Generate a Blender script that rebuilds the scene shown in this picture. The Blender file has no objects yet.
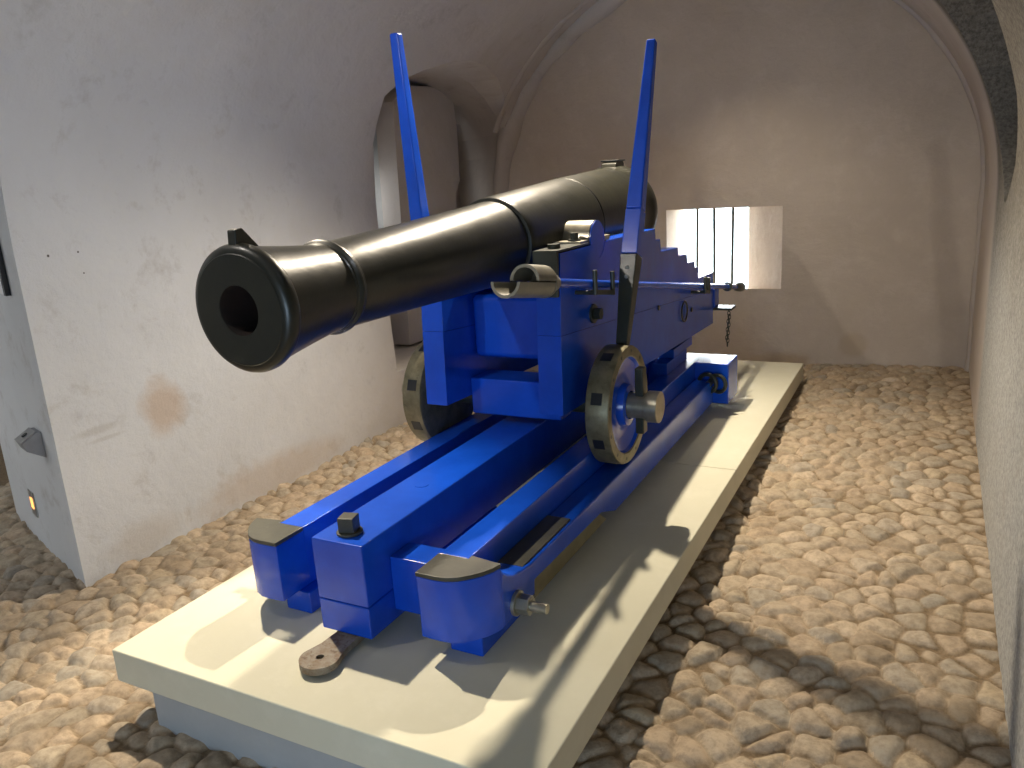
import bpy, bmesh, math, random
import numpy as np
from mathutils import Vector, Matrix
random.seed(4); PI = math.pi
sc = bpy.context.scene
C = sc.collection

# ------------------------------------------------------------------ helpers
def link(name, bm, mat=None, parent=None, smooth=None, bevel=0, bseg=2, loc=None):
    bmesh.ops.recalc_face_normals(bm, faces=bm.faces)
    me = bpy.data.meshes.new(name); bm.to_mesh(me); bm.free()
    o = bpy.data.objects.new(name, me); C.objects.link(o)
    if mat:
        for m_ in (mat if isinstance(mat, (list, tuple)) else [mat]): me.materials.append(m_)
    if smooth is not None:
        me.polygons.foreach_set('use_smooth', [True]*len(me.polygons))
        me.set_sharp_from_angle(angle=math.radians(smooth))
    if bevel:
        b = o.modifiers.new('bevel', 'BEVEL'); b.width = bevel; b.segments = bseg; b.limit_method = 'ANGLE'
        b.angle_limit = math.radians(40); b.harden_normals = True
        if smooth is None:
            me.polygons.foreach_set('use_smooth', [True]*len(me.polygons)); me.set_sharp_from_angle(angle=math.radians(30))
    if parent:
        o.parent = parent; o.matrix_parent_inverse = parent.matrix_world.inverted()
    return o

def thing(name, label, cat, loc, group=None):
    o = bpy.data.objects.new(name, None); C.objects.link(o); o.location = loc
    o.empty_display_size = .1
    o.matrix_world = Matrix.Translation(Vector(loc))
    o['label'] = label; o['category'] = cat
    if group: o['group'] = group
    return o
def tag(o, label, cat, group=None):
    o['label'] = label; o['category'] = cat
    if group: o['group'] = group
    return o
def struct(o): o['kind'] = 'structure'; return o

def box(bm, x0, x1, y0, y1, z0, z1, M=None, mi=0):
    vs = [bm.verts.new((x, y, z)) for x in (x0, x1) for y in (y0, y1) for z in (z0, z1)]
    if M is not None:
        for v in vs: v.co = M @ v.co
    for f in ((0,1,3,2),(4,6,7,5),(0,4,5,1),(2,3,7,6),(0,2,6,4),(1,5,7,3)):
        bm.faces.new([vs[i] for i in f]).material_index = mi
    return vs
def prism(bm, pts, a, b, axis='x', M=None, mi=0):
    """pts 2-D outline; axis x: (y,z), y: (x,z), z: (x,y)"""
    def P(p, t):
        return Vector((t, p[0], p[1])) if axis == 'x' else Vector((p[0], t, p[1])) if axis == 'y' else Vector((p[0], p[1], t))
    A = [bm.verts.new(P(p, a)) for p in pts]; B = [bm.verts.new(P(p, b)) for p in pts]
    if M is not None:
        for v in A+B: v.co = M @ v.co
    n = len(pts)
    bm.faces.new(A).material_index = mi; bm.faces.new(B[::-1]).material_index = mi
    for i in range(n):
        bm.faces.new((A[i], B[i], B[(i+1) % n], A[(i+1) % n])).material_index = mi
def frame_from(p, q):
    p = Vector(p); q = Vector(q); d = (q-p); L = d.length; d.normalize()
    up = Vector((0, 0, 1)) if abs(d.z) < .95 else Vector((0, 1, 0))
    u = d.cross(up).normalized(); w = u.cross(d).normalized()
    M = Matrix((( u.x, w.x, d.x, p.x), (u.y, w.y, d.y, p.y), (u.z, w.z, d.z, p.z), (0, 0, 0, 1)))
    return M, L
def lathe(bm, prof, p, q, seg=48, cap=True, a0=0, a1=2*PI, mi=0):
    """prof list of (s, r), s in metres along p->q"""
    M, L = frame_from(p, q)
    full = abs(a1-a0-2*PI) < 1e-6
    n = seg if full else seg+1
    rings = []
    for s, r in prof:
        if r < 1e-6:
            rings.append([bm.verts.new(M @ Vector((0, 0, s)))])
        else:
            rings.append([bm.verts.new(M @ Vector((r*math.cos(a0+(a1-a0)*i/seg), r*math.sin(a0+(a1-a0)*i/seg), s))) for i in range(n)])
    for A, B in zip(rings, rings[1:]):
        for i in range(seg):
            j = (i+1) % n
            if len(A) == 1 and len(B) == 1: continue
            if len(A) == 1: f = bm.faces.new((A[0], B[i], B[j]))
            elif len(B) == 1: f = bm.faces.new((A[i], B[0], A[j]))
            else: f = bm.faces.new((A[i], A[j], B[j], B[i]))
            f.material_index = mi
    if cap and full:
        for R_ in (rings[0], rings[-1]):
            if len(R_) > 2: bm.faces.new(R_).material_index = mi
def cyl(bm, p, q, r, seg=32, r2=None, mi=0):
    L = (Vector(q)-Vector(p)).length
    lathe(bm, [(0, r), (L, r if r2 is None else r2)], p, q, seg, mi=mi)
def torus(bm, c, ax, R_, r, seg=48, sub=10, mi=0, sx=1, sy=1):
    M, L = frame_from(c, Vector(c)+Vector(ax))
    g = []
    for i in range(seg):
        a = 2*PI*i/seg
        g.append([bm.verts.new(M @ Vector(((R_+r*math.cos(b))*math.cos(a)*sx, (R_+r*math.cos(b))*math.sin(a)*sy, r*math.sin(b)))) for b in [2*PI*k/sub for k in range(sub)]])
    for i in range(seg):
        for k in range(sub):
            bm.faces.new((g[i][k], g[(i+1) % seg][k], g[(i+1) % seg][(k+1) % sub], g[i][(k+1) % sub])).material_index = mi
def apply_boolean(o, cutters, mats=None):
    for c in cutters:
        m = o.modifiers.new('cut', 'BOOLEAN'); m.operation = 'DIFFERENCE'; m.object = c; m.solver = 'EXACT'
    bpy.context.view_layer.update()
    dg = bpy.context.evaluated_depsgraph_get()
    me = bpy.data.meshes.new_from_object(o.evaluated_get(dg))
    o.modifiers.clear(); o.data = me
    return o

# ------------------------------------------------------------------ materials
def new_mat(name):
    m = bpy.data.materials.new(name); m.use_nodes = True
    nt = m.node_tree; b = nt.nodes['Principled BSDF']
    return m, nt, b
def coords(nt, scale=(1,1,1)):
    t = nt.nodes.new('ShaderNodeNewGeometry'); mp = nt.nodes.new('ShaderNodeMapping'); mp.inputs['Scale'].default_value = scale
    nt.links.new(t.outputs['Position'], mp.inputs['Vector']); return mp.outputs['Vector']
def noise(nt, vec, scale, detail=5, rough=.6, dist=0):
    n = nt.nodes.new('ShaderNodeTexNoise'); n.inputs['Scale'].default_value = scale; n.inputs['Detail'].default_value = detail
    n.inputs['Roughness'].default_value = rough; n.inputs['Distortion'].default_value = dist
    nt.links.new(vec, n.inputs['Vector']); return n.outputs['Fac']
def ramp(nt, fac, stops):
    r = nt.nodes.new('ShaderNodeValToRGB'); e = r.color_ramp.elements
    while len(e) < len(stops): e.new(.5)
    for k, (p, c) in enumerate(stops):
        e[k].position = p; e[k].color = (c, c, c, 1) if isinstance(c, (int, float)) else (*c, 1)
    nt.links.new(fac, r.inputs['Fac']); return r.outputs['Color']
def mix(nt, fac, a, b, mode='MIX'):
    m = nt.nodes.new('ShaderNodeMix'); m.data_type = 'RGBA'; m.blend_type = mode
    for s, v in ((0, fac), (6, a), (7, b)):
        if isinstance(v, (int, float)): m.inputs[s].default_value = v
        elif isinstance(v, tuple): m.inputs[s].default_value = (*v, 1)
        else: nt.links.new(v, m.inputs[s])
    return m.outputs[2]
def bump(nt, b, h, strength, dist, prev=None):
    n = nt.nodes.new('ShaderNodeBump'); n.inputs['Strength'].default_value = strength; n.inputs['Distance'].default_value = dist
    nt.links.new(h, n.inputs['Height'])
    if prev is not None: nt.links.new(prev, n.inputs['Normal'])
    nt.links.new(n.outputs['Normal'], b.inputs['Normal']); return n.outputs['Normal']
def paint(name, col, col2, rough, wear=None, bumpd=.0006, coat=0, scale=6, metal=0, rr=.1, wcol=(.2,.2,.2), wlo=.72, wscale=28):
    m, nt, b = new_mat(name); v = coords(nt)
    f = noise(nt, v, scale, 6, .65)
    c = mix(nt, ramp(nt, f, [(.35, 0), (.65, 1)]), col, col2)
    if wear:
        w = ramp(nt, noise(nt, v, wscale, 8, .75, .4), [(wlo, 0), (wlo+.05, wear)])
        c = mix(nt, w, c, wcol)
    nt.links.new(c, b.inputs['Base Color'])
    rg = nt.nodes.new('ShaderNodeMapRange'); rg.inputs['To Min'].default_value = max(.03, rough-rr); rg.inputs['To Max'].default_value = rough+rr
    nt.links.new(noise(nt, v, scale*2.3, 5, .7), rg.inputs['Value']); nt.links.new(rg.outputs['Result'], b.inputs['Roughness'])
    b.inputs['Metallic'].default_value = metal
    b.inputs['Coat Weight'].default_value = coat; b.inputs['Coat Roughness'].default_value = .12
    if bumpd: bump(nt, b, noise(nt, v, 14, 5, .6), .6, bumpd*4)
    return m
BLUE = paint('blue_gloss_paint', (.004, .060, .47), (.006, .076, .57), .24, coat=.1, rr=.06, wear=.25, wcol=(.10,.16,.35), wlo=.78, bumpd=.0002)
GUN = paint('black_gun_paint', (.010, .011, .008), (.016, .016, .010), .37, coat=.05, rr=.08, wear=.15, wcol=(.06,.055,.04), wlo=.7, wscale=40)
BORE = paint('rusty_bore', (.012, .007, .005), (.03, .012, .008), .8)
IRON = paint('dark_green_iron', (.020, .024, .017), (.035, .038, .026), .34, wear=.7, wcol=(.22,.20,.13), wlo=.66, rr=.1)
CAP = paint('worn_rail_iron', (.035, .036, .028), (.07, .068, .052), .42, wear=.6, wcol=(.22,.21,.17), wlo=.62)
TREAD = paint('worn_wheel_tread', (.13, .115, .065), (.24, .21, .13), .42, wear=.6, wcol=(.04,.04,.03), wlo=.6, metal=.45, scale=16, bumpd=.001)
STEEL = paint('bright_worn_steel', (.30, .28, .22), (.46, .43, .35), .33, wear=.5, wcol=(.08,.07,.05), metal=.75, scale=14, wlo=.64)
LADLE = paint('grey_painted_iron', (.16, .15, .115), (.22, .205, .16), .42, rr=.08)
RUST = paint('rusty_iron', (.16, .10, .05), (.26, .24, .19), .6, wear=.8, wcol=(.09,.045,.02), wlo=.55, scale=22, bumpd=.001)
SKID = paint('oiled_oak_skid', (.15,.125,.06), (.22,.19,.10), .45)
BLACK = paint('black_trim', (.01, .011, .013), (.014, .015, .017), .4)
WHITEP = paint('white_board', (.75, .76, .78), (.8, .8, .82), .5, bumpd=0)
ALU = paint('brushed_aluminium', (.35, .35, .36), (.45, .45, .45), .35, metal=.8, bumpd=0)
SHELLC = paint('worn_grey_plastic', (.24, .24, .25), (.30, .30, .31), .5, bumpd=0)

def plaster(name, base, dark, light, bmp=1.0, stains=(), grain=1.0, dirt=(.36,.29,.22), dirtamt=.0, marks=None):
    m, nt, b = new_mat(name); v = coords(nt)
    big = noise(nt, v, .9, 5, .6, .3); mid = noise(nt, v, 5, 8, .7, .2); fine = noise(nt, v, 55, 6, .75); vfine = noise(nt, v, 210, 3, .7)
    c = mix(nt, ramp(nt, big, [(.32, 0), (.7, 1)]), dark, base)
    c = mix(nt, ramp(nt, mid, [(.5, 0), (.75, .45)]), c, light)
    c = mix(nt, ramp(nt, mid, [(.28, .5), (.42, 0)]), c, dark)
    c = mix(nt, ramp(nt, fine, [(.3, .35*grain), (.5, 0)]), c, dark)
    for (p, rad, col, amt) in stains:
        sb = nt.nodes.new('ShaderNodeVectorMath'); sb.operation = 'SUBTRACT'; sb.inputs[1].default_value = p
        nt.links.new(v, sb.inputs[0])
        sc_ = nt.nodes.new('ShaderNodeVectorMath'); sc_.operation = 'DIVIDE'; sc_.inputs[1].default_value = rad
        nt.links.new(sb.outputs[0], sc_.inputs[0])
        ln = nt.nodes.new('ShaderNodeVectorMath'); ln.operation = 'LENGTH'; nt.links.new(sc_.outputs[0], ln.inputs[0])
        ad = nt.nodes.new('ShaderNodeMath'); ad.operation = 'MULTIPLY_ADD'; ad.inputs[1].default_value = .55
        nt.links.new(noise(nt, v, 6, 6, .7), ad.inputs[0]); nt.links.new(ln.outputs['Value'], ad.inputs[2])
        c = mix(nt, ramp(nt, ad.outputs[0], [(.75, amt), (1.25, 0)]), c, col)
    if dirtamt:
        sp = nt.nodes.new('ShaderNodeSeparateXYZ'); nt.links.new(v, sp.inputs[0])
        ad = nt.nodes.new('ShaderNodeMath'); ad.operation = 'MULTIPLY_ADD'; ad.inputs[1].default_value = -.8
        nt.links.new(mid, ad.inputs[0]); nt.links.new(sp.outputs['Z'], ad.inputs[2])
        c = mix(nt, ramp(nt, ad.outputs[0], [(0, dirtamt), (.18, 0)]), c, dirt)
    nt.links.new(c, b.inputs['Base Color']); b.inputs['Roughness'].default_value = .9
    b.inputs['Specular IOR Level'].default_value = .2
    n1 = bump(nt, b, big, .5, .12*bmp); n2 = bump(nt, b, mid, .5, .03*bmp, n1); n3 = bump(nt, b, fine, .5, .006*bmp*grain, n2)
    bump(nt, b, vfine, .4, .0025*bmp*grain, n3)
    return m
def shell_plaster():
    """one lime plaster for walls and vault; whiter on the left, aged and partly painted dimmer towards the back and top, rough render, painted darker upwards, on the right"""
    m, nt, b = new_mat('vault_lime_plaster'); v = coords(nt)
    big = noise(nt, v, .9, 5, .6, .3); mid = noise(nt, v, 5, 8, .7, .2); fine = noise(nt, v, 55, 6, .75); vfine = noise(nt, v, 210, 3, .7)
    sp = nt.nodes.new('ShaderNodeSeparateXYZ'); nt.links.new(v, sp.inputs[0])
    def lin(sock, lo, hi, amp=1.0):
        a = nt.nodes.new('ShaderNodeMath'); a.operation = 'MULTIPLY_ADD'; a.inputs[1].default_value = amp; nt.links.new(mid, a.inputs[0]); nt.links.new(sock, a.inputs[2])
        r = nt.nodes.new('ShaderNodeMapRange'); r.inputs['From Min'].default_value = lo+amp/2; r.inputs['From Max'].default_value = hi+amp/2
        r.interpolation_type = 'SMOOTHSTEP'; nt.links.new(a.outputs[0], r.inputs['Value']); return r.outputs['Result']
    white = mix(nt, ramp(nt, big, [(.32, 0), (.7, 1)]), (.61,.615,.62), (.70,.71,.72))
    aged = mix(nt, ramp(nt, big, [(.32, 0), (.7, 1)]), (.46,.39,.33), (.55,.48,.415))
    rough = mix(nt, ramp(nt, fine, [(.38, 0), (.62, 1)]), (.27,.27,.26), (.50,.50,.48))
    c = mix(nt, lin(sp.outputs['Y'], 1.4, 4.6, .9), white, aged)  # browner towards the back: age, and partly weaker light put into the colour
    up = mix(nt, .5, white, aged)
    c = mix(nt, lin(sp.outputs['Z'], 1.7, 2.8, .9), c, up)  # brown mixed in high up as well, partly painted for weaker light
    rough = mix(nt, lin(sp.outputs['Z'], .5, 1.5, .5), rough, mix(nt, ramp(nt, fine, [(.38, 0), (.62, 1)]), (.13,.115,.095), (.27,.245,.205)))  # render darkened upwards to offset the rear spot, shade put into the colour
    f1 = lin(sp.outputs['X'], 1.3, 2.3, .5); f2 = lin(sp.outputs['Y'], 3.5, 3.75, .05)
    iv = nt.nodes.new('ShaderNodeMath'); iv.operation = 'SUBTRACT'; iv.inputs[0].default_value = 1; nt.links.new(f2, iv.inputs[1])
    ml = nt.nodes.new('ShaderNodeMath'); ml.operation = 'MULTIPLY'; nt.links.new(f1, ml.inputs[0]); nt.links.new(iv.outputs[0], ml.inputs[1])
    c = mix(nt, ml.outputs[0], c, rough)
    c = mix(nt, ramp(nt, mid, [(.3, .35), (.44, 0)]), c, (.34,.30,.26))
    for (p, rad, col, amt) in [((-1.08, 1.18, .43), (.3, .24, .28), (.54,.42,.32), .75), ((-1.08, .80, .42), (.3,.22,.04), (.46,.44,.41), .5), ((-1.08, .84, .37), (.3,.20,.02), (.46,.44,.41), .4),
            ((-1.08, 1.9, -.2), (.3,1.1,.24), (.54,.45,.37), .6), ((-1.08, .95, -.2), (.3,.4,.2), (.54,.48,.41), .5),
            ((-1.08, .746, 1.247), (.03,.012,.012), (.06,.05,.04), 1), ((-1.08, .898, 1.152), (.03,.009,.009), (.06,.05,.04), 1), ((-1.08, .889, 1.249), (.03,.009,.009), (.06,.05,.04), 1)]:
        sb = nt.nodes.new('ShaderNodeVectorMath'); sb.operation = 'SUBTRACT'; sb.inputs[1].default_value = p; nt.links.new(v, sb.inputs[0])
        dv = nt.nodes.new('ShaderNodeVectorMath'); dv.operation = 'DIVIDE'; dv.inputs[1].default_value = rad; nt.links.new(sb.outputs[0], dv.inputs[0])
        ln = nt.nodes.new('ShaderNodeVectorMath'); ln.operation = 'LENGTH'; nt.links.new(dv.outputs[0], ln.inputs[0])
        ad = nt.nodes.new('ShaderNodeMath'); ad.operation = 'MULTIPLY_ADD'; ad.inputs[1].default_value = .7; nt.links.new(mid, ad.inputs[0]); nt.links.new(ln.outputs['Value'], ad.inputs[2])
        c = mix(nt, ramp(nt, ad.outputs[0], [(.65, amt), (1.35, 0)]), c, col)
    nt.links.new(c, b.inputs['Base Color']); b.inputs['Roughness'].default_value = .9; b.inputs['Specular IOR Level'].default_value = .2
    n1 = bump(nt, b, big, .5, .06); n2 = bump(nt, b, mid, .5, .016, n1); n3 = bump(nt, b, fine, .45, .005, n2); bump(nt, b, vfine, .35, .002, n3)
    return m
P_LEFT = plaster('lime_plaster_white', (.60,.575,.545), (.52,.49,.455), (.66,.645,.62), bmp=.6,
    stains=[((-1.08, 1.42, .62), (.3, .15, .17), (.47,.36,.26), .75), ((-1.08, 1.02, .42), (.3,.18,.05), (.45,.42,.38), .45),
            ((-1.08, 1.9, -.1), (.3,.5,.22), (.5,.41,.32), .45), ((-1.08, 1.0, -.1), (.3,.25,.2), (.5,.44,.36), .35)])
P_BACK = plaster('lime_plaster_aged', (.66,.56,.455), (.54,.455,.365), (.74,.65,.55), bmp=.8,
    stains=[((1.88, 5.0, .06), (.17, .3, .15), (.52,.41,.28), .55)], dirtamt=.0)
P_VAULT = plaster('lime_plaster_vault', (.54,.49,.44), (.42,.365,.31), (.60,.56,.51), bmp=.8)
P_ROUGH = plaster('rough_grey_render', (.50,.485,.45), (.33,.315,.285), (.60,.585,.55), bmp=1.6, grain=2.2)
P_SHELL = shell_plaster()
P_REV = plaster('window_reveal_plaster', (.76,.68,.60), (.60,.50,.41), (.84,.79,.73), bmp=.8)
P_GREY = plaster('smooth_grey_panel', (.42,.44,.45), (.36,.38,.39), (.47,.49,.5), bmp=.3)
P_SLAB = plaster('pale_concrete_slab', (.66,.64,.51), (.59,.57,.45), (.72,.70,.58), bmp=.10, grain=.5)
P_BASE = plaster('grey_concrete_base', (.42,.44,.45), (.36,.375,.385), (.48,.5,.5), bmp=.15, grain=.5)

# cobbles: colour per stone from attributes written with the mesh
def cobble_mat():
    m, nt, b = new_mat('cobblestones_in_sand'); v = coords(nt)
    a = nt.nodes.new('ShaderNodeAttribute'); a.attribute_name = 'stone_id'
    h = nt.nodes.new('ShaderNodeAttribute'); h.attribute_name = 'stone_h'
    col = ramp(nt, a.outputs['Fac'], [(0, (.37,.29,.20)), (.25, (.52,.40,.28)), (.5, (.43,.355,.26)), (.7, (.58,.46,.33)), (.85,(.37,.33,.27)), (1, (.53,.42,.285))])
    f = noise(nt, v, 26, 8, .7)
    col = mix(nt, ramp(nt, f, [(.36, .6), (.58, 0)]), col, (.20,.15,.10))
    col = mix(nt, ramp(nt, noise(nt, v, 9, 4, .6), [(.55, 0), (.75, .4)]), col, (.55,.47,.36))
    sand = mix(nt, ramp(nt, noise(nt, v, 60, 6, .8), [(.35, 0), (.65, 1)]), (.15,.105,.06), (.30,.215,.13))
    col = mix(nt, ramp(nt, h.outputs['Fac'], [(.12, 0), (.36, 1)]), sand, col)
    nt.links.new(col, b.inputs['Base Color'])
    b.inputs['Roughness'].default_value = .72; b.inputs['Specular IOR Level'].default_value = .3
    n1 = bump(nt, b, f, .6, .014); bump(nt, b, noise(nt, v, 130, 6, .8), .5, .004, n1)
    return m
COB = cobble_mat()

# ------------------------------------------------------------------ setting
def ground_z(x, y):
    return -.285 + .04*np.clip(y, -1, 5)*np.clip((x+.2)/2.0, 0, 1)
def vnoise(x, y, seed, s):
    """smooth value noise"""
    rs = np.random.RandomState(seed); T = rs.rand(256, 256)
    u = x/s+100; w = y/s+100
    i = np.floor(u).astype(int); j = np.floor(w).astype(int); fu = u-i; fw = w-j
    fu = fu*fu*(3-2*fu); fw = fw*fw*(3-2*fw)
    g = lambda a, b_: T[a % 256, b_ % 256]
    return (g(i, j)*(1-fu)+g(i+1, j)*fu)*(1-fw)+(g(i, j+1)*(1-fu)+g(i+1, j+1)*fu)*fw
def build_floor():
    st = .0100
    xs = np.arange(-2.9, 2.70, st); ys = np.arange(-1.5, 5.02, st)
    X, Y = np.meshgrid(xs, ys, indexing='ij')
    # warp for irregular outlines
    wx = X + .022*(vnoise(X, Y, 1, .07)-.5) + .05*(vnoise(X, Y, 2, .3)-.5)
    wy = Y + .022*(vnoise(X, Y, 3, .07)-.5) + .05*(vnoise(X, Y, 4, .3)-.5)
    cx, cy = .118, .088
    u = wx/cx; w = wy/cy
    rs = np.random.RandomState(11); N = 256
    JX = rs.rand(N, N)*.86+.07; JY = rs.rand(N, N)*.86+.07; ID = rs.rand(N, N); HT = rs.rand(N, N)
    w = w
    i0 = np.floor(u).astype(int); j0 = np.floor(w).astype(int)
    F1 = np.full(X.shape, 9.); F2 = np.full(X.shape, 9.); idv = np.zeros(X.shape); ht = np.zeros(X.shape)
    for di in (-2, -1, 0, 1, 2):
        for dj in (-2, -1, 0, 1, 2):
            i = i0+di; j = j0+dj
            px = i+JX[i % N, j % N]+.5*(j % 2); py = j+JY[i % N, j % N]
            d = np.sqrt(((u-px)*cx)**2+((w-py)*cy)**2)/.1
            closer = d < F1
            F2 = np.where(closer, F1, np.minimum(F2, d))
            idv = np.where(closer, ID[i % N, j % N], idv); ht = np.where(closer, HT[i % N, j % N], ht)
            F1 = np.where(closer, d, F1)
    e = np.clip((F2-F1)/.30, 0, 1)
    gap = .14+.55*vnoise(X, Y, 31, .28)**1.5+.14*np.clip((X-1.9)/.8, 0, 1)
    prof = np.clip((1-(1-e)**2.0-gap)/(1-gap), 0, 1)**.75
    for _ in range(1):
        q_ = np.pad(prof, 1, mode='edge'); prof = (q_[:-2, 1:-1]+q_[2:, 1:-1]+q_[1:-1, :-2]+q_[1:-1, 2:]+2*prof)/6
        q_ = np.pad(ht, 1, mode='edge'); ht = (q_[:-2, 1:-1]+q_[2:, 1:-1]+q_[1:-1, :-2]+q_[1:-1, 2:]+2*ht)/6
    H = prof*(.026+.024*ht) * (1-.35*np.clip(F1, 0, 1))
    tx = (vnoise(i0*7.3, j0*3.1, 21, 1.)-.5)
    fade = .45+.55*np.clip((2.75-X)/.5, 0, 1)      # sandy, sunken stones along the right wall
    deep = .55+.45*vnoise(X, Y, 9, .5)
    H = H*fade*deep + .009*vnoise(X, Y, 5, .045)+.003*vnoise(X, Y, 6, .025)
    Z = ground_z(X, Y) - .022 + H + .02*(vnoise(X, Y, 7, .7)-.5)
    # ground stays under the slab and plinth foot
    under = (X > -.02) & (X < 1.605) & (Y > -.02) & (Y < 4.7)
    Z = np.where(under, np.minimum(Z, -.145), Z)
    nx, ny = X.shape
    co = np.stack([X, Y, Z], -1).reshape(-1, 3)
    ii, jj = np.meshgrid(np.arange(nx-1), np.arange(ny-1), indexing='ij')
    a = (ii*ny+jj).ravel(); q = np.stack([a, a+ny, a+ny+1, a+1], -1)
    me = bpy.data.meshes.new('floor')
    me.vertices.add(len(co)); me.vertices.foreach_set('co', co.ravel())
    me.loops.add(q.size); me.loops.foreach_set('vertex_index', q.ravel())
    me.polygons.add(len(q)); me.polygons.foreach_set('loop_start', np.arange(len(q))*4); me.polygons.foreach_set('loop_total', np.full(len(q), 4))
    me.polygons.foreach_set('use_smooth', [True]*len(q))
    me.update(calc_edges=True)
    at = me.attributes.new('stone_id', 'FLOAT', 'POINT'); at.data.foreach_set('value', idv.ravel())
    at = me.attributes.new('stone_h', 'FLOAT', 'POINT'); at.data.foreach_set('value', (prof*fade*deep).ravel())
    me.materials.append(COB)
    o = bpy.data.objects.new('floor', me); C.objects.link(o); struct(o)
    bm = bmesh.new(); box(bm, -6.5, -2.88, -4.2, 6, -.5, -.285); box(bm, -2.87, 3.4, -4.2, -1.48, -.5, -.285)
    g = link('floor_outer', bm, COB); struct(g)
build_floor()

A_, H_, Z0, XC, N_ = 1.87, 1.72, 1.2, .79, 120
arc = [(XC-A_*math.cos(PI*k/N_), Z0+H_*math.sin(PI*k/N_)) for k in range(N_+1)]   # left to right
# left wall
bm = bmesh.new(); box(bm, -2.28, -1.08, -3.6, 6.1, -.6, Z0); wall_left = link('wall_left', bm, [P_SHELL, P_GREY])
bm = bmesh.new(); prism(bm, arc+[(3.5, Z0), (3.5, 3.5), (-2.28, 3.5), (-2.28, Z0)], -3.6, 6.1, 'y'); ceiling = link('ceiling', bm, [P_SHELL], smooth=12)
bm = bmesh.new(); box(bm, 2.66, 3.5, -3.6, 6.1, -.6, Z0); wall_right = link('wall_right', bm, [P_SHELL])
g_ = .006
inner = [(XC-(A_-g_)*math.cos(PI*k/N_), Z0+(H_-g_)*math.sin(PI*k/N_)) for k in range(N_+1)]
bm = bmesh.new(); prism(bm, inner+[(2.66-g_, -.6), (-1.08+g_, -.6)], 5.0, 6.1, 'y'); wall_back = link('wall_back', bm, [P_BACK, P_REV], smooth=12)
bm = bmesh.new(); prism(bm, inner+[(2.66-g_, -.6), (-1.08+g_, -.6)], -3.59, -3.45, 'y'); struct(link('wall_front', bm, P_LEFT, smooth=12))

def hexa(bm, A, B, mi=0):
    a = [bm.verts.new(p) for p in A]; b = [bm.verts.new(p) for p in B]
    bm.faces.new(a).material_index = mi; bm.faces.new(b[::-1]).material_index = mi
    n = len(a)
    for i in range(n): bm.faces.new((a[i], b[i], b[(i+1) % n], a[(i+1) % n])).material_index = mi
cutters = []
# niche: skewed arched recess in the left wall
nz = [(3.12, .12), (3.07, 1.1), (3.06, 2.02), (3.18, 2.12), (3.36, 2.19), (3.6, 2.25), (3.87, 2.29), (4.12, 2.275), (4.4, 2.21), (4.62, 2.11), (4.80, 1.98), (4.90, 1.83), (4.94, 1.65), (4.93, 1.3), (4.92, .12)]
sk = .83
def sh(x): return (-1.0-x)*sk if x < -1.0 else 0
bm = bmesh.new()
hexa(bm, [(-.2, y-.8*sk*0, z) for y, z in nz], [(-1.0, y, z) for y, z in nz])
niche1 = link('cut', bm, P_LEFT); cutters.append(niche1)
bm = bmesh.new()
hexa(bm, [(-.98, y, z) for y, z in nz], [(-1.95, y+.95*sk, z) for y, z in nz])
niche2 = link('cut', bm, P_LEFT); cutters.append(niche2)
# passage through the left wall at the front, far face angled
bm = bmesh.new(); prism(bm, [(-.2, .305), (-1.08, .60), (-2.6, 1.108), (-2.6, -1.7), (-.2, -1.7)], -.8, 2.05, 'z'); passage = link('cut', bm, P_LEFT); cutters.append(passage)
for o in (wall_left, ceiling): apply_boolean(o, [niche1, niche2, passage])
# lunette scooped into the right side of the vault
bm = bmesh.new(); L_ = [(3.05, 1.17), (3.28, 1.38), (3.44, 1.60), (3.52, 1.85), (3.46, 2.1), (3.30, 2.35), (3.0, 2.6), (2.2, 2.7), (1.75, 2.3), (1.80, 1.92), (2.05, 1.62), (2.5, 1.38)]
hexa(bm, [(1.2, y, z) for y, z in L_], [(2.95, y, z) for y, z in L_]); lun = link('cut', bm); cutters.append(lun)
apply_boolean(ceiling, [lun])
# window embrasure in the back wall
bm = bmesh.new()
hexa(bm, [(.437, 4.9, .502), (1.42, 4.9, .502), (1.42, 4.9, 1.128), (.437, 4.9, 1.128)], [(.42, 5.46, .415), (1.0, 5.46, .415), (1.0, 5.46, 1.103), (.42, 5.46, 1.103)], 1)
w1 = link('cut', bm, [P_BACK, P_REV]); cutters.append(w1)
bm = bmesh.new(); hexa(bm, [(.42, 5.45, .415), (1.0, 5.45, .415), (1.0, 5.45, 1.103), (.42, 5.45, 1.103)], [(.28, 6.2, .30), (1.14, 6.2, .30), (1.14, 6.2, 1.2), (.28, 6.2, 1.2)], 1)
w2 = link('cut', bm, [P_BACK, P_REV]); cutters.append(w2)
apply_boolean(wall_back, [w1, w2])
for c in cutters: bpy.data.objects.remove(c)
for o in (wall_left, ceiling, wall_right, wall_back): struct(o)

# niche panel: masonry leaf with arched head, grey plaster return behind it
bm = bmesh.new()
prism(bm, [(3.98, .14), (4.06, 2.10), (4.2, 2.19), (4.36, 2.235), (4.6, 2.25), (4.85, 2.225), (4.99, 2.17), (5.02, 1.9), (5.0, 1.46), (4.91, 1.35), (4.91, .14)], -1.5, -1.68)
p_ = link('trim_1', bm, plaster('niche_leaf_plaster', (.66,.59,.52), (.56,.49,.42), (.70,.63,.57), bmp=.5)); struct(p_)
bm = bmesh.new(); box(bm, -1.92, -1.85, 3.6, 4.6, .12, 2.3); struct(link('trim_2', bm, P_GREY))

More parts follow.
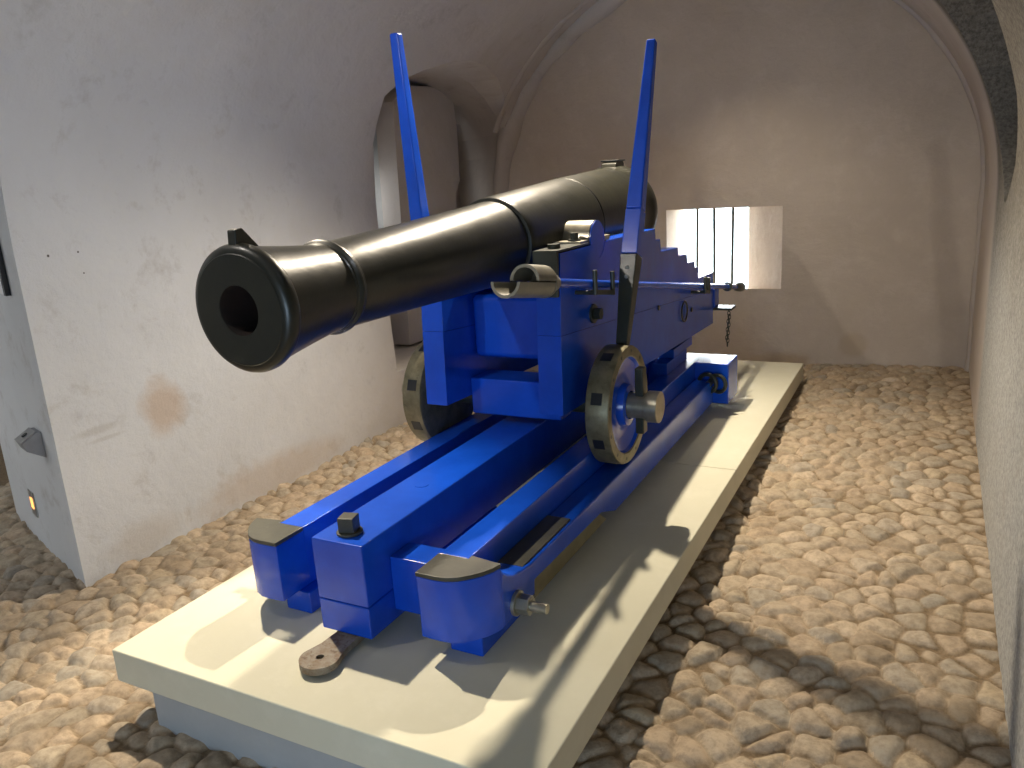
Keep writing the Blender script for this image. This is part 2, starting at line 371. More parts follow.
# irregular plaster roll where the vault meets the back wall, and a thin rib on the right
def arch_roll(name, x_scale, y, r, k0, k1, seed, mat, squash=.7, inset=0.0):
    bm = bmesh.new(); rs = random.Random(seed); rings = []
    n = 90
    for i in range(n+1):
        t = k0+(k1-k0)*i/n
        a_ = PI*t
        cx = XC-(A_-inset)*math.cos(a_); cz = Z0+(H_-inset)*math.sin(a_)
        if t < 0: cx = XC-(A_-inset); cz = Z0+t*3
        if t > 1: cx = XC+(A_-inset); cz = Z0-(t-1)*3
        rr = r*(1+.16*math.sin(i*.31+seed)+.10*math.sin(i*.83+seed*2)+.03*rs.uniform(-1, 1))
        nx, nz_ = (math.cos(a_), -math.sin(a_)) if 0 <= t <= 1 else ((1, 0) if t < 0 else (-1, 0))
        ring = []
        for k in range(10):
            b_ = 2*PI*k/10
            ring.append(bm.verts.new((cx+nx*rr*squash*math.cos(b_), y+rr*math.sin(b_)*1.3, cz+nz_*rr*squash*math.cos(b_))))
        rings.append(ring)
    for A, B in zip(rings, rings[1:]):
        for k in range(10): bm.faces.new((A[k], A[(k+1) % 10], B[(k+1) % 10], B[k]))
    bm.faces.new(rings[0]); bm.faces.new(rings[-1])
    o = link(name, bm, mat, smooth=60); struct(o); return o
arch_roll('trim_3', 1, 5.02, .10, -.45, .47, 3, P_SHELL, squash=.8)
arch_roll('trim_4', 1, 4.985, .035, .53, 1.45, 5, P_SHELL)
arch_roll('trim_5', 1, 4.72, .03, .12, .49, 8, P_SHELL, squash=.5)

# window bars
win = bpy.data.objects.new('window_1', None); C.objects.link(win); win.location = (.72, 5.43, .41); win.matrix_world = Matrix.Translation((.72, 5.43, .41)); struct(win)
for x, dx in ((.574, .004), (.724, -.004), (.872, .006)):
    bm = bmesh.new(); cyl(bm, (x, 5.43, .40), (x+dx, 5.43, 1.12), .0115, 14)
    link('window_bar', bm, CAP, win, smooth=40)

# far room seen through the passage
bm = bmesh.new(); box(bm, -6.2, -6.0, -4.2, 6.1, -.5, 3.2); struct(link('wall_far', bm, P_LEFT))
bm = bmesh.new(); box(bm, -6.2, -2.28, 6.0, 6.2, -.5, 3.2); box(bm, -6.2, -2.28, -4.3, -4.2, -.5, 3.2); struct(link('wall_side', bm, P_LEFT))
bm = bmesh.new(); box(bm, -6.2, -2.28, -4.2, 6.1, 3.0, 3.2); struct(link('ceiling_far', bm, P_VAULT))
bm = bmesh.new(); box(bm, -6.0, -5.7, -4.0, 5.9, -.29, -.02); struct(link('baseboard_far', bm, BLACK))

# sea outside
m, nt, b = new_mat('sea_water'); v = coords(nt, (1, 2.5, 1))
nt.links.new(ramp(nt, noise(nt, v, .5, 6, .6), [(.42, (.018,.055,.066)), (.58, (.085,.10,.105))]), b.inputs['Base Color']); b.inputs['Roughness'].default_value = .5
bm = bmesh.new(); vs = [bm.verts.new(p) for p in ((-60, 8, -6), (60, 8, -6), (60, 160, -6), (-60, 160, -6))]; bm.faces.new(vs)
o = link('sea', bm, m); o['kind'] = 'stuff'; tag(o, 'bright pale blue sea outside the barred window', 'sea')

# ------------------------------------------------------------------ plinth
plinth = thing('display_plinth', 'low pale concrete plinth under the blue gun slide, on the cobbled floor', 'plinth', (.79, 2.29, -.29))
bm = bmesh.new(); box(bm, 0, 1.585, 0, 2.2835, -.121, 0)
link('slab', bm, P_SLAB, plinth, bevel=.006, bseg=2)
bm = bmesh.new(); box(bm, 0, 1.585, 2.2865, 4.583, -.121, 0)
link('slab', bm, P_SLAB, plinth, bevel=.006, bseg=2)
bm = bmesh.new(); box(bm, .13, 1.455, .028, 4.5, -.42, -.1205)
link('plinth_base', bm, P_BASE, plinth, bevel=.004)

# ------------------------------------------------------------------ slide (traversing platform)
MX = .744
slide = thing('gun_slide', 'long blue wooden gun slide with central beam and two side rails on the plinth', 'gun slide', (MX, 1.8, 0))
bm = bmesh.new()
box(bm, .642, .846, .332, 3.9, .1525, .368); 
link('center_beam', bm, BLUE, slide, bevel=.005)
bm = bmesh.new(); box(bm, .642, .846, .332, 1.2, .039, .1505)
link('beam_foot', bm, BLUE, slide, bevel=.005)
def mir(x, s): return MX+s*(x-MX)
def headpts(s):
    P = [(1.03, .353), (1.06, .350), (1.10, .349), (1.135, .353), (1.17, .368), (1.20, .395), (1.225, .425), (1.243, .46), (1.25, .49)]
    return P
for s in (1, -1):
    # rail
    bm = bmesh.new(); box(bm, mir(1.03, s), mir(1.139, s), .488, 3.3, .0845, .305)
    link('rail', bm, BLUE, slide, bevel=.004)
    # rounded head block
    P = [(mir(x, s), y) for x, y in headpts(s)]
    bm = bmesh.new(); prism(bm, P+[(mir(1.03, s), .49)], .0845, .292, 'z')
    link('rail_head', bm, BLUE, slide, bevel=.003)
    # iron plate on the head
    Q = [(mir(x, s), y) for x, y in [(1.029, .350)]+headpts(s)[1:-1]+[(1.252, .492), (1.139, .51), (1.139, .488), (1.029, .488)]]
    bm = bmesh.new(); prism(bm, Q, .2925, .3065, 'z'); 
    link('head_plate', bm, CAP, slide, bevel=.002)
    # block under the head
    bm = bmesh.new(); box(bm, *((1.077, 1.198) if s > 0 else (.384, .499)), .434, .70, 0.0, .084)
    link('foot_block', bm, BLUE, slide, bevel=.006)
    bm = bmesh.new(); box(bm, mir(1.075, s), mir(1.20, s), 2.95, 3.2, 0.0, .0595)
    link('foot_block', bm, BLUE, slide, bevel=.006)
    # lower outer beam carrying the truck track, front with a shallow recess below
    bm = bmesh.new(); prism(bm, [(.4905, .291), (.505, .272), (.53, .250), (.57, .230), (.63, .214), (.70, .206), (3.2, .205), (3.2, .06), (1.50, .06), (1.34, .118), (.72, .135), (.715, .085), (.4905, .085)], mir(1.1395, s), mir(1.25, s))
    link('side_beam', bm, BLUE, slide, bevel=.008, bseg=3)
    bm = bmesh.new(); prism(bm, [(.72, .064), (.72, .133), (1.335, .116), (1.40, .064)], mir(1.15, s), mir(1.244, s))
    link('side_skid', bm, SKID, slide)
    bm = bmesh.new(); box(bm, mir(1.142, s), mir(1.236, s), .66, 1.06, .2052, .212)
    link('track_plate', bm, CAP, slide, bevel=.001)
    # bolt through the head
    bm = bmesh.new(); cyl(bm, (mir(1.25, s), .575, .128), (mir(1.262, s), .575, .128), .042, 28)
    cyl(bm, (mir(1.262, s), .575, .128), (mir(1.305, s), .575, .128), .033, 6)
    cyl(bm, (mir(1.305, s), .575, .128), (mir(1.362, s), .575, .128), .017, 20)
    link('head_bolt', bm, STEEL if s > 0 else IRON, slide, smooth=35, bevel=.001)
    # pads under the rear of the carriage
    bm = bmesh.new(); box(bm, mir(.985, s), mir(1.07, s), 2.86, 3.28, .306, .372)
    link('rear_pad', bm, BLUE, slide, bevel=.003)
# cross timbers
bm = bmesh.new(); box(bm, .46, .6415, .53, .64, .085, .245); link('cross_timber', bm, BLUE, slide, bevel=.004)
bm = bmesh.new(); box(bm, .8465, 1.029, .465, .58, .078, .272); link('cross_timber', bm, BLUE, slide, bevel=.004)
bm = bmesh.new(); box(bm, .147, 1.341, 3.205, 3.459, .0555, .3035); link('rear_block', bm, BLUE, slide, bevel=.006)
# bracket ring at the rear block
bm = bmesh.new(); torus(bm, (1.285, 3.17, .19), (.3, 1, 0), .052, .012, 28, 8); torus(bm, (1.225, 3.165, .19), (.2, 1, 0), .055, .013, 28, 8)
cyl(bm, (1.235, 3.21, .19), (1.235, 3.12, .19), .02, 16)
link('rear_eye_bolt', bm, IRON, slide, smooth=50)
# square bolt on the beam nose
bm = bmesh.new(); cyl(bm, (MX, .405, .368), (MX, .405, .377), .043, 28)
M = Matrix.Translation((MX, .405, 0)) @ Matrix.Rotation(.25, 4, 'Z'); box(bm, -.027, .027, -.027, .027, .377, .428, M)
link('beam_bolt', bm, CAP, slide, smooth=35, bevel=.003)
bm = bmesh.new(); cyl(bm, (.738, .836, .3675), (.738, .836, .3695), .026, 28); link('plug', bm, BLUE, slide, smooth=35)
# pivot eye under the beam nose
bm = bmesh.new()
pts = []
for k in range(25):
    a_ = -PI*k/24; pts.append((MX+.066*math.cos(a_), .198+.066*math.sin(a_)))
outer = [(MX+.045, .33)]+[(MX+.048, .26)]+pts+[(MX-.048, .26), (MX-.045, .33)]
outer = [(MX+.05, .9)]+outer+[(MX-.05, .9)]
hole = [(MX+.013*math.cos(2*PI*k/20), .198+.013*math.sin(2*PI*k/20)) for k in range(20)]
for z in (.013, .036):
    A = [bm.verts.new((x, y, z)) for x, y in outer]; B = [bm.verts.new((x, y, z)) for x, y in hole]
    ea = [bm.edges.new((A[i], A[(i+1) % len(A)])) for i in range(len(A))]; eb = [bm.edges.new((B[i], B[(i+1) % 20])) for i in range(20)]
    bmesh.ops.triangle_fill(bm, edges=ea+eb, use_beauty=True)
    if z < .02: A0, B0 = A, B
for i in range(len(A)): bm.faces.new((A0[i], A[i], A[(i+1) % len(A)], A0[(i+1) % len(A)]))
for i in range(20): bm.faces.new((B0[i], B[i], B[(i+1) % 20], B0[(i+1) % 20]))
link('pivot_eye', bm, RUST, slide, smooth=35, bevel=.0)

# ------------------------------------------------------------------ carriage
car = thing('gun_carriage', 'blue wooden gun carriage with stepped cheeks and small iron-rimmed wheels on the slide', 'gun carriage', (MX, 2.3, .305))
R_T = .079
def trn(c, z): return [(1.842+R_T*math.cos(PI+PI*k/14), z+.013+R_T*math.sin(PI+PI*k/14)) for k in range(15)]
lowc = [(1.39, .50), (3.92, .41), (3.92, .6415), (1.405, .8275)]
upc = [(1.405, .829), (1.432, 1.155)]+[(1.842-R_T, 1.155)]+trn(0, 1.155)+[(1.842+R_T, 1.155), (2.655, 1.15), (2.665, 1.093), (2.745, 1.088), (2.755, 1.022), (3.08, 1.01), (3.09, .958), (3.27, .95), (3.285, .898), (3.44, .888), (3.455, .848), (3.52, .842), (3.54, .772), (3.92, .758), (3.92, .643)]
for s in (1, -1):
    bm = bmesh.new(); prism(bm, lowc, mir(.97, s), mir(1.076, s))
    prism(bm, upc, mir(.97, s), mir(1.076, s))
    ch = link('cheek', bm, BLUE, car, bevel=.0035, bseg=2)
    # iron front cap, trunnion strap
    bm = bmesh.new()
    prism(bm, [(1.412, .985), (1.424, 1.158), (1.75, 1.158), (1.75, 1.168), (1.408, 1.168), (1.396, .985)], mir(.967, s), mir(1.074, s))
    link('nose_plate', bm, IRON, car, bevel=.002)
    bm = bmesh.new(); Ri, Ro = .0765, .087; zc = 1.168; P = []
    P += [(1.842-Ro-.085, 1.158), (1.842-Ro-.085, 1.178), (1.842-Ro+.004, 1.178)]
    P += [(1.842+Ro*math.cos(PI-PI*k/20), zc+Ro*math.sin(PI-PI*k/20)) for k in range(1, 20)]
    P += [(1.842+Ro-.004, 1.178), (1.842+Ro+.085, 1.178), (1.842+Ro+.085, 1.158), (1.842+Ri, 1.158)]
    P += [(1.842+Ri*math.cos(PI*k/20), zc+Ri*math.sin(PI*k/20)) for k in range(1, 20)]
    P += [(1.842-Ri, 1.158)]
    prism(bm, P, mir(.932, s), mir(1.066, s))
    cs = link('capsquare', bm, STEEL, car, smooth=30, bevel=.001)
    for yy in (1.842-Ro-.045, 1.842+Ro+.045):
        bm = bmesh.new(); cyl(bm, (mir(1.02, s), yy, 1.178), (mir(1.02, s), yy, 1.186), .028, 22); cyl(bm, (mir(1.02, s), yy, 1.186), (mir(1.02, s), yy, 1.212), .018, 6)
        link('nut', bm, IRON, cs, smooth=35)
    # iron nuts / bolt heads on the stepped top and outer side
    bm = bmesh.new(); cyl(bm, (mir(1.02, s), 2.705, 1.088), (mir(1.02, s), 2.705, 1.13), .032, 6)
    link('cheek_nut', bm, IRON, car, smooth=35)
    bm = bmesh.new(); cyl(bm, (mir(1.02, s), 1.50, 1.168), (mir(1.02, s), 1.50, 1.186), .026, 20)
    link('cheek_bolt', bm, IRON, car, smooth=35)
    bm = bmesh.new(); cyl(bm, (mir(1.076, s), 1.75, .86), (mir(1.086, s), 1.75, .86), .042, 28); cyl(bm, (mir(1.086, s), 1.75, .86), (mir(1.116, s), 1.75, .86), .026, 6)
    link('side_bolt', bm, IRON, car, smooth=35)
    for (yy, zz) in ((2.69, .725), (3.36, .60)):
        bm = bmesh.new(); cyl(bm, (mir(1.076, s), yy, zz), (mir(1.083, s), yy, zz), .014, 16); link('side_rivet', bm, IRON, car, smooth=35)
    # wheel
    wx0, wx1 = 1.144, 1.249; wy, wz = 1.70, .473; R = .259
    bm = bmesh.new()
    prof = [(0, .06), (0, R-.012), (.008, R), (.097, R), (.105, R-.004), (.105, R-.045), (.100, R-.050)]
    lathe(bm, prof, (mir(wx0, s), wy, wz), (mir(wx1, s), wy, wz), 72, cap=False)
    # sockets punched round the tread, shown as dark set-in pieces
    wh = link('wheel', bm, TREAD, car, smooth=35)
    bm = bmesh.new()
    lathe(bm, [(.100, R-.0495), (.086, R-.058), (.070, .15), (.068, .115), (.078, .095), (.108, .088), (.112, .062), (.06, .058)], (mir(wx0, s), wy, wz), (mir(wx1, s), wy, wz), 64, cap=False)
    link('wheel_disc', bm, BLUE, wh, smooth=40)
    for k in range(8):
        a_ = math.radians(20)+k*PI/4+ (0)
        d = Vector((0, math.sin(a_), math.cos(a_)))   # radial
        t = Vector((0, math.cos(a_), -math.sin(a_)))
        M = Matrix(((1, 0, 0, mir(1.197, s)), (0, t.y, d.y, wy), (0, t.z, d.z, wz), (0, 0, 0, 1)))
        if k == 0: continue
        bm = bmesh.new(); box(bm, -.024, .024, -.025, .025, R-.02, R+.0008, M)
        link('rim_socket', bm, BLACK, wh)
    for k in range(12):
        a_ = k*PI/6+.2
        p = Vector((mir(1.2485, s), wy+(R-.024)*math.sin(a_), wz+(R-.024)*math.cos(a_)))
        bm = bmesh.new(); cyl(bm, p, p+Vector((s*.0015, 0, 0)), .0075, 10)
        link('rim_rivet', bm, BLACK, wh)
    # axle end with cap and linchpin
    bm = bmesh.new(); cyl(bm, (mir(1.16, s), wy, wz), (mir(1.345, s), wy, wz), .055, 32); cyl(bm, (mir(1.335, s), wy, wz), (mir(1.388, s), wy, wz), .068, 40)
    link('axle_end', bm, STEEL, car, smooth=35, bevel=.003)
    bm = bmesh.new(); box(bm, mir(1.285, s), mir(1.322, s), wy-.026, wy+.026, wz-.12, wz+.17)
    link('linchpin', bm, IRON, car, bevel=.005)
    # rear slide iron under the cheek
    bm = bmesh.new(); box(bm, mir(.975, s), mir(1.071, s), 3.0, 3.40, .372, .425); link('rear_chock', bm, BLUE, car, bevel=.004)
# axle tree + transoms
bm = bmesh.new(); box(bm, .518, .97, 1.64, 1.76, .425, .53); cyl(bm, (.345, 1.70, .473), (1.143, 1.70, .473), .05, 28)
link('axle', bm, IRON, car, bevel=.004)
bm = bmesh.new(); box(bm, .5185, .9695, 1.655, 1.86, .66, .95); link('transom', bm, BLUE, car, bevel=.03, bseg=5)
bm = bmesh.new(); box(bm, .5185, .9695, 1.87, 2.0, .70, .985); link('transom', bm, BLUE, car, bevel=.012, bseg=3)
bm = bmesh.new(); box(bm, .5185, .9695, 1.60, 1.775, .405, .575)
for v_ in bm.verts:
    if v_.co.z > .5 and v_.co.y > 1.7: pass
link('transom', bm, BLUE, car, bevel=.008, bseg=3)
bm = bmesh.new(); box(bm, .5185, .9695, 3.3, 3.6, .42, .72); link('transom', bm, BLUE, car, bevel=.006)
bm = bmesh.new(); box(bm, .40, 1.088, 3.925, 4.04, .515, .645); link('rear_step', bm, BLUE, car, bevel=.006)
bm = bmesh.new(); box(bm, .38, 1.20, 3.925, 4.06, .498, .5145); link('rear_plate', bm, IRON, car, bevel=.003)
# hooks for the staff
def hook_bracket(y0, y1, zf):
    bm = bmesh.new()
    z0, z1 = zf(y0), zf(y1)
    M, L = frame_from((1.157, y0, z0-.035), (1.157, y1, z1-.035)); box(bm, -.014, .014, -.010, .010, 0, L, M)
    for y, z in ((y0, z0), (y1, z1)):
        cyl(bm, (1.164, y, z-.045), (1.164, y, z+.055), .010, 14)
        cyl(bm, (1.076, y, z-.037), (1.164, y, z-.037), .009, 12)
    return link('staff_hook', bm, IRON, car, smooth=40)
zf = lambda y: 1.0607+(y-1.2777)*(.5627-1.0607)/(4.5764-1.2777)
hook_bracket(1.57, 1.77, zf); hook_bracket(3.36, 3.44, zf)
# chain at the tail
for (x0, y0, x1, y1, n) in ((1.19, 3.90, 1.17, 3.93, 8), (1.16, 4.02, 1.15, 4.0, 7)):
    for k in range(n):
        z = .462-.028*k; t = k/n; c = (x0+(x1-x0)*t, y0+(y1-y0)*t, z)
        bm = bmesh.new(); torus(bm, c, (1, 0, 0) if k % 2 else (0, 1, 0), .013, .0035, 14, 6, sx=.75, sy=1.25)
        link('chain_link', bm, IRON, car, smooth=50)
bm = bmesh.new(); torus(bm, (1.085, 3.18, .62), (1, 0, 0), .06, .005, 24, 6); link('side_ring', bm, IRON, car, smooth=50)

# ------------------------------------------------------------------ gun barrel
SL = .027
p0 = Vector((MX, .078, 1.1545)); dirv = Vector((0, 1, SL)).normalized()
gun = thing('cannon_barrel', 'large black iron cannon barrel lying in the blue carriage, muzzle towards the viewer', 'cannon', (MX, 1.842, 1.16))
q = p0+dirv
prof = [(.55, 0.0001), (.55, .067), (.01, .0675), (.002, .068), (0, .069), (0, .150), (.003, .1525), (.004, .158), (.008, .167), (.016, .1735), (.026, .1765), (.038, .176), (.048, .171), (.054, .166),
        (.12, .1565), (.20, .1465), (.28, .138), (.332, .134), (.336, .137), (.342, .1375), (.346, .142), (.352, .1455), (.359, .1455), (.366, .142), (.370, .1375), (.377, .137), (.381, .1345),
        (.5, .1385), (.8, .1485), (1.1, .161), (1.395, .174), (1.398, .168), (1.404, .168), (1.406, .186), (1.412, .1885), (1.45, .191),
        (1.7, .203), (2.0, .2175), (2.12, .224), (2.125, .2215), (2.133, .2215), (2.138, .2255), (2.4, .234), (2.70, .243), (2.80, .2445), (2.815, .252), (2.84, .256), (2.875, .256), (2.89, .250), (2.905, .235),
        (2.93, .20), (2.955, .15), (2.975, .10), (2.985, .06), (3.01, .048), (3.04, .055), (3.07, .075), (3.10, .08), (3.13, .07), (3.15, .04), (3.155, .0001)]
bm = bmesh.new(); lathe(bm, prof, p0, q, 112, cap=False)
for f in bm.faces:
    c = f.calc_center_median()-p0
    if c.dot(dirv) > .003 and (c-dirv*c.dot(dirv)).length < .0685 and c.dot(dirv) < .6: f.material_index = 1
link('tube', bm, [GUN, BORE], gun, smooth=28)
# trunnions and rimbases
for s in (1, -1):
    bm = bmesh.new(); cyl(bm, (mir(.90, s), 1.842, 1.168), (mir(1.07, s), 1.842, 1.168), .0755, 48)
    link('trunnion', bm, [GUN], gun, smooth=35, bevel=.003)
    bm = bmesh.new(); lathe(bm, [(-.03, .125), (.02, .108), (.024, .104)], (mir(.905, s), 1.842, 1.170), (mir(1.0, s), 1.842, 1.170), 48)
    link('rimbase', bm, [STEEL], gun, smooth=35)
    bm = bmesh.new(); cyl(bm, (mir(1.0702, s), 1.842, 1.168), (mir(1.074, s), 1.842, 1.168), .085, 48)
    link('trunnion_face', bm, BLUE, gun, smooth=35)
# front sight
bm = bmesh.new(); prism(bm, [(.088, 1.325), (.092, 1.366), (.118, 1.370), (.140, 1.348), (.170, 1.318), (.168, 1.300), (.088, 1.30)], MX-.015, MX+.015)
link('front_sight', bm, GUN, gun, bevel=.004)
# vent patch
bm = bmesh.new(); prism(bm, [(2.87, 1.46), (2.885, 1.498), (2.91, 1.508), (3.0, 1.508), (3.01, 1.498), (3.01, 1.42), (2.93, 1.40)], MX-.045, MX+.045)
link('vent_patch', bm, GUN, gun, bevel=.006)
bm = bmesh.new(); box(bm, MX-.052, MX+.052, 2.895, 3.015, 1.5085, 1.516); link('vent_cover', bm, BLACK, gun, bevel=.002)

# ------------------------------------------------------------------ handspikes in the wheel rims
def handspike(x, base, top, label, joint):
    base = Vector(base); top = Vector(top)
    t = thing('handspike', label, 'lever', base, 'handspikes standing in the wheel rims')
    M, L = frame_from(base, top)
    # frame u = d x up (sideways), w = other
    def shaft(z0, z1, a0, a1, b0, b1, mat, name, bev):
        bm = bmesh.new(); A = []; B = []
        for sx_, sy_ in ((-1, -1), (1, -1), (1, 1), (-1, 1)):
            A.append(bm.verts.new(M @ Vector((sx_*a0/2, sy_*b0/2, z0)))); B.append(bm.verts.new(M @ Vector((sx_*a1/2, sy_*b1/2, z1))))
        bm.faces.new(A); bm.faces.new(B[::-1])
        for i in range(4): bm.faces.new((A[i], B[i], B[(i+1) % 4], A[(i+1) % 4]))
        return link(name, bm, mat, t, bevel=bev, bseg=2)
    k = .415/L*L
    if joint:
        shaft(.40, .60, .074, .071, .074, .071, BLUE, 'shaft_root', .004)
        shaft(.6005, L, .071, .042, .071, .042, BLUE, 'wooden_shaft', .008)
    else:
        shaft(.40, L, .074, .042, .074, .042, BLUE, 'wooden_shaft', .008)
    sh_ = shaft(0, .398, .050, .078, .046, .080, IRON, 'iron_shoe', .005)
    bm = bmesh.new()
    for zz in (.31, .35):
        bm = bmesh.new(); p = M @ Vector((0, 0, zz)); cyl(bm, p+Vector((0, -.044, 0)), p+Vector((0, -.036, 0)), .009, 12)
        link('rivet', bm, STEEL, sh_, smooth=40)
    return t
handspike(1.197, (1.197, 1.785, .718), (1.197, 2.275, 2.01), 'blue lever standing in the rim of the near right wheel, bright blue front face', True)
handspike(.291, (.291, 1.688, .724), (.291, 1.585, 2.078), 'blue lever standing behind the barrel on the left, above the far left wheel', False)

# ------------------------------------------------------------------ staff with half-open head
staff = thing('gun_staff', 'long blue staff with grey half-open iron head hung along the right cheek', 'gun tool', (1.14, 2.8, .83))
P1 = Vector((1.14, 1.15, zf(1.15))); P2 = Vector((1.14, 4.52, zf(4.52))); dd = (P2-P1).normalized()
bm = bmesh.new(); cyl(bm, P1, P2, .0165, 24); link('pole', bm, BLUE, staff, smooth=40)
def shell(bm, ya, yb, ro, ri, a0, a1, zshift=0):
    pa = Vector((1.14, ya, zf(ya)+zshift)); pb = Vector((1.14, yb, zf(yb)+zshift)); M, L = frame_from(pa, pb); n = 28
    g = []
    for zz in (0, L):
        for r_ in (ro, ri):
            g.append([bm.verts.new(M @ Vector((r_*math.cos(a0+(a1-a0)*i/n), r_*math.sin(a0+(a1-a0)*i/n), zz))) for i in range(n+1)])
    o0, i0, o1, i1 = g
    for i in range(n):
        bm.faces.new((o0[i], o0[i+1], o1[i+1], o1[i])); bm.faces.new((i0[i], i1[i], i1[i+1], i0[i+1]))
        bm.faces.new((o0[i], i0[i], i0[i+1], o0[i+1])); bm.faces.new((o1[i], o1[i+1], i1[i+1], i1[i]))
    for k in (0, n): bm.faces.new((o0[k], o1[k], i1[k], i0[k]))
bm = bmesh.new()
shell(bm, .845, 1.13, .054, .044, PI, 2*PI)          # lower trough
shell(bm, .985, 1.13, .056, .045, 0, PI, .006)       # raised half ring
hd = link('trough_head', bm, LADLE, staff, smooth=35)
bm = bmesh.new(); pa = Vector((1.14, 1.128, zf(1.128))); lathe(bm, [(0, .056), (.012, .056), (.03, .045), (.07, .036), (.095, .03), (.10, .0175)], pa, pa+dd, 32)
link('socket', bm, LADLE, staff, smooth=35)
bm = bmesh.new(); pa = Vector((1.14, 4.05, zf(4.05))); lathe(bm, [(0, .018), (0, .032), (.03, .032), (.03, .018)], pa, pa+dd, 28, cap=False)
link('collar', bm, IRON, staff, smooth=35)
bm = bmesh.new(); pa = Vector((1.14, 4.44, zf(4.44))); lathe(bm, [(-.12, .017), (-.08, .030), (-.01, .034), (.06, .034), (.075, .026), (.08, .0001)], pa, pa+dd, 28, cap=False)
link('end_knob', bm, IRON, staff, smooth=35)

# ------------------------------------------------------------------ small fittings on the left wall's end face
u = Vector((-.948, .316, 0)); nrm = Vector((-.316, -.948, 0)); o_ = Vector((-1.08, .60, 0))
def FM(s_, z): 
    p = o_+u*s_
    return Matrix(((u.x, 0, nrm.x, p.x), (u.y, 0, nrm.y, p.y), (0, 1, 0, z), (0, 0, 0, 1)))   # local: x along wall, y up, z out
bx = thing('sensor_box', 'small grey metal sensor box on the white wall end beside the passage', 'wall box', o_+u*.28+Vector((0,0,.38)))
M = FM(.27, .37)
bm = bmesh.new(); prism(bm, [(0.001, -.06), (.001, .070), (.02, .072), (.09, .03), (.075, -.01)], -.06, .06)
for v_ in bm.verts: v_.co = M @ Vector((v_.co.x, v_.co.z, v_.co.y))
link('housing', bm, SHELLC, bx, bevel=.003)
bm = bmesh.new(); prism(bm, [(.022, .0725), (.024, .077), (.094, .035), (.091, .0312)], -.055, .055)
for v_ in bm.verts: v_.co = M @ Vector((v_.co.x, v_.co.z, v_.co.y))
link('front_plate', bm, ALU, bx)
bm = bmesh.new(); c0 = M @ Vector((0, .055, .058)); nn = (M.to_3x3() @ Vector((0, .9, .44))).normalized(); cyl(bm, c0, c0+nn*.006, .014, 20); link('sensor_eye', bm, BLACK, bx, smooth=40)
lm = thing('recessed_floor_light', 'small metal step light glowing orange low on the white wall end', 'light', o_+u*.73+Vector((0,0,-.06)))
M = FM(.735, -.058)
bm = bmesh.new(); box(bm, -.05, .05, -.07, .07, .001, .006, M); link('face_plate', bm, ALU, lm, bevel=.001)
mg, nt, b = new_mat('warm_glow'); b.inputs['Base Color'].default_value = (.9, .4, .1, 1); b.inputs['Emission Color'].default_value = (1, .42, .12, 1); b.inputs['Emission Strength'].default_value = 1.6
bm = bmesh.new(); box(bm, -.022, .022, -.028, .032, .0062, .009, M); link('lens', bm, mg, lm)
sg = thing('wall_panel', 'white wall panel with black edge at the left picture edge', 'sign', o_+u*.45+Vector((0,0,1.2)))
M = FM(.20, 1.28)
bm = bmesh.new(); box(bm, .03, .60, -.195, .4, .002, .02, M); link('board', bm, WHITEP, sg, bevel=.001)
bm = bmesh.new(); box(bm, -.004, .0298, -.197, .4, .002, .024, M); link('frame_edge', bm, BLACK, sg, bevel=.001)

# ------------------------------------------------------------------ lights
def area(name, loc, rot, sx, sy, power, col):
    l = bpy.data.lights.new(name, 'AREA'); l.shape = 'RECTANGLE'; l.size = sx; l.size_y = sy; l.energy = power; l.color = col
    o = bpy.data.objects.new(name, l); C.objects.link(o); o.location = loc; o.rotation_euler = rot; return o
def spot(name, loc, tgt, power, col, ang, blend, rad):
    l = bpy.data.lights.new(name, 'SPOT'); l.energy = power; l.color = col; l.spot_size = math.radians(ang); l.spot_blend = blend; l.shadow_soft_size = rad
    o = bpy.data.objects.new(name, l); C.objects.link(o); o.location = loc
    o.rotation_euler = (Vector(tgt)-Vector(loc)).to_track_quat('-Z', 'Y').to_euler(); return o
WARM = (1, .86, .66)
spot('ceiling_spot_rear', (.64, 2.75, 2.72), (1.0, 1.7, 0), 420, WARM, 128, 1.0, .03)
spot('ceiling_spot_left', (-.32, .95, 2.40), (.46, .20, 0), 300, WARM, 62, .7, .03)
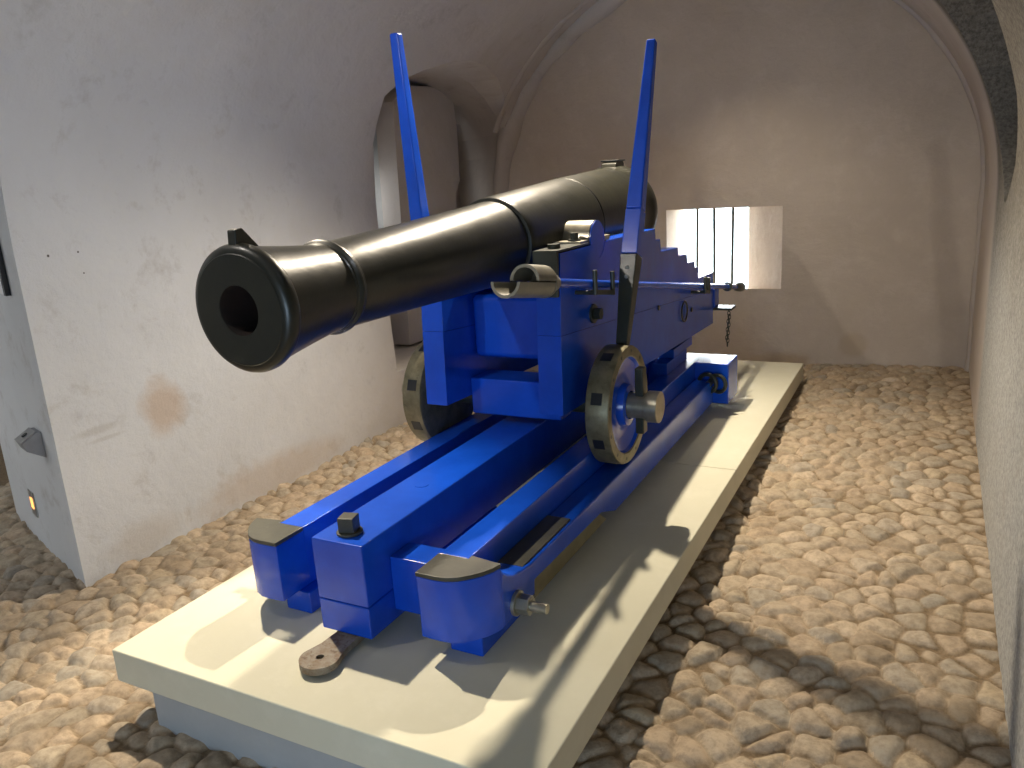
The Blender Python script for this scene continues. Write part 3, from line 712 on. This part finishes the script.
spot('ceiling_spot_front', (.05, -.45, 2.50), (.80, 1.7, .95), 66, (1, .93, .84), 84, .9, .03)
spot('back_wall_fill', (.85, 3.85, 2.78), (1.45, 4.2, 0), 48, WARM, 100, 1.0, .04)  # added warm lamp, brightens the back wall and far cobbles
spot('left_wall_fill', (1.75, -.1, 2.30), (-1.08, 1.5, 1.45), 48, (.90, .94, 1.0), 78, 1.0, .12)  # added lamp, cone kept off the plinth, lifts the left wall
area('doorway_daylight', (2.0, -3.25, .6), (math.radians(90), 0, 0), 1.2, 1.0, 38, (.58, .78, 1.0))
area('niche_fill', (-1.8, 4.25, 1.3), (0, math.radians(-90), 0), .5, 1.4, 4, (.85, .92, 1.0))  # added fill inside the dark niche, no source visible there
area('side_room_fill', (-4.2, -1.0, 2.6), (0, 0, 0), 2, 2, 40, (.85, .92, 1.0))  # added overhead fill for the closed room beyond the passage
sun = bpy.data.lights.new('sun', 'SUN'); sun.energy = 3; sun.angle = .01; so = bpy.data.objects.new('sun', sun); C.objects.link(so); so.rotation_euler = (math.radians(35), math.radians(10), 0)
w = bpy.data.worlds.new('world'); sc.world = w; w.use_nodes = True
bg = w.node_tree.nodes['Background']; bg.inputs['Color'].default_value = (.86, .95, 1, 1); bg.inputs['Strength'].default_value = 18

# ------------------------------------------------------------------ camera
cam = bpy.data.cameras.new('camera'); co = bpy.data.objects.new('camera', cam); C.objects.link(co); sc.camera = co
r = Vector((0.8865856, 0.45844089, -0.06162728)); uu = Vector((-0.06228899, 0.25033949, 0.96615228)); f = Vector((-0.45835145, 0.852738, -0.25050321))
co.matrix_world = Matrix(((r.x, uu.x, -f.x, 2.365675), (r.y, uu.y, -f.y, -1.433035), (r.z, uu.z, -f.z, 1.45), (0, 0, 0, 1)))
cam.sensor_width = 36; cam.lens = 792.1507/1024*36; cam.clip_start = .02
sc.view_settings.view_transform = 'Standard'; sc.view_settings.look = 'None'; sc.view_settings.gamma = 1; sc.view_settings.exposure = .35
sc.view_settings.use_curve_mapping = False
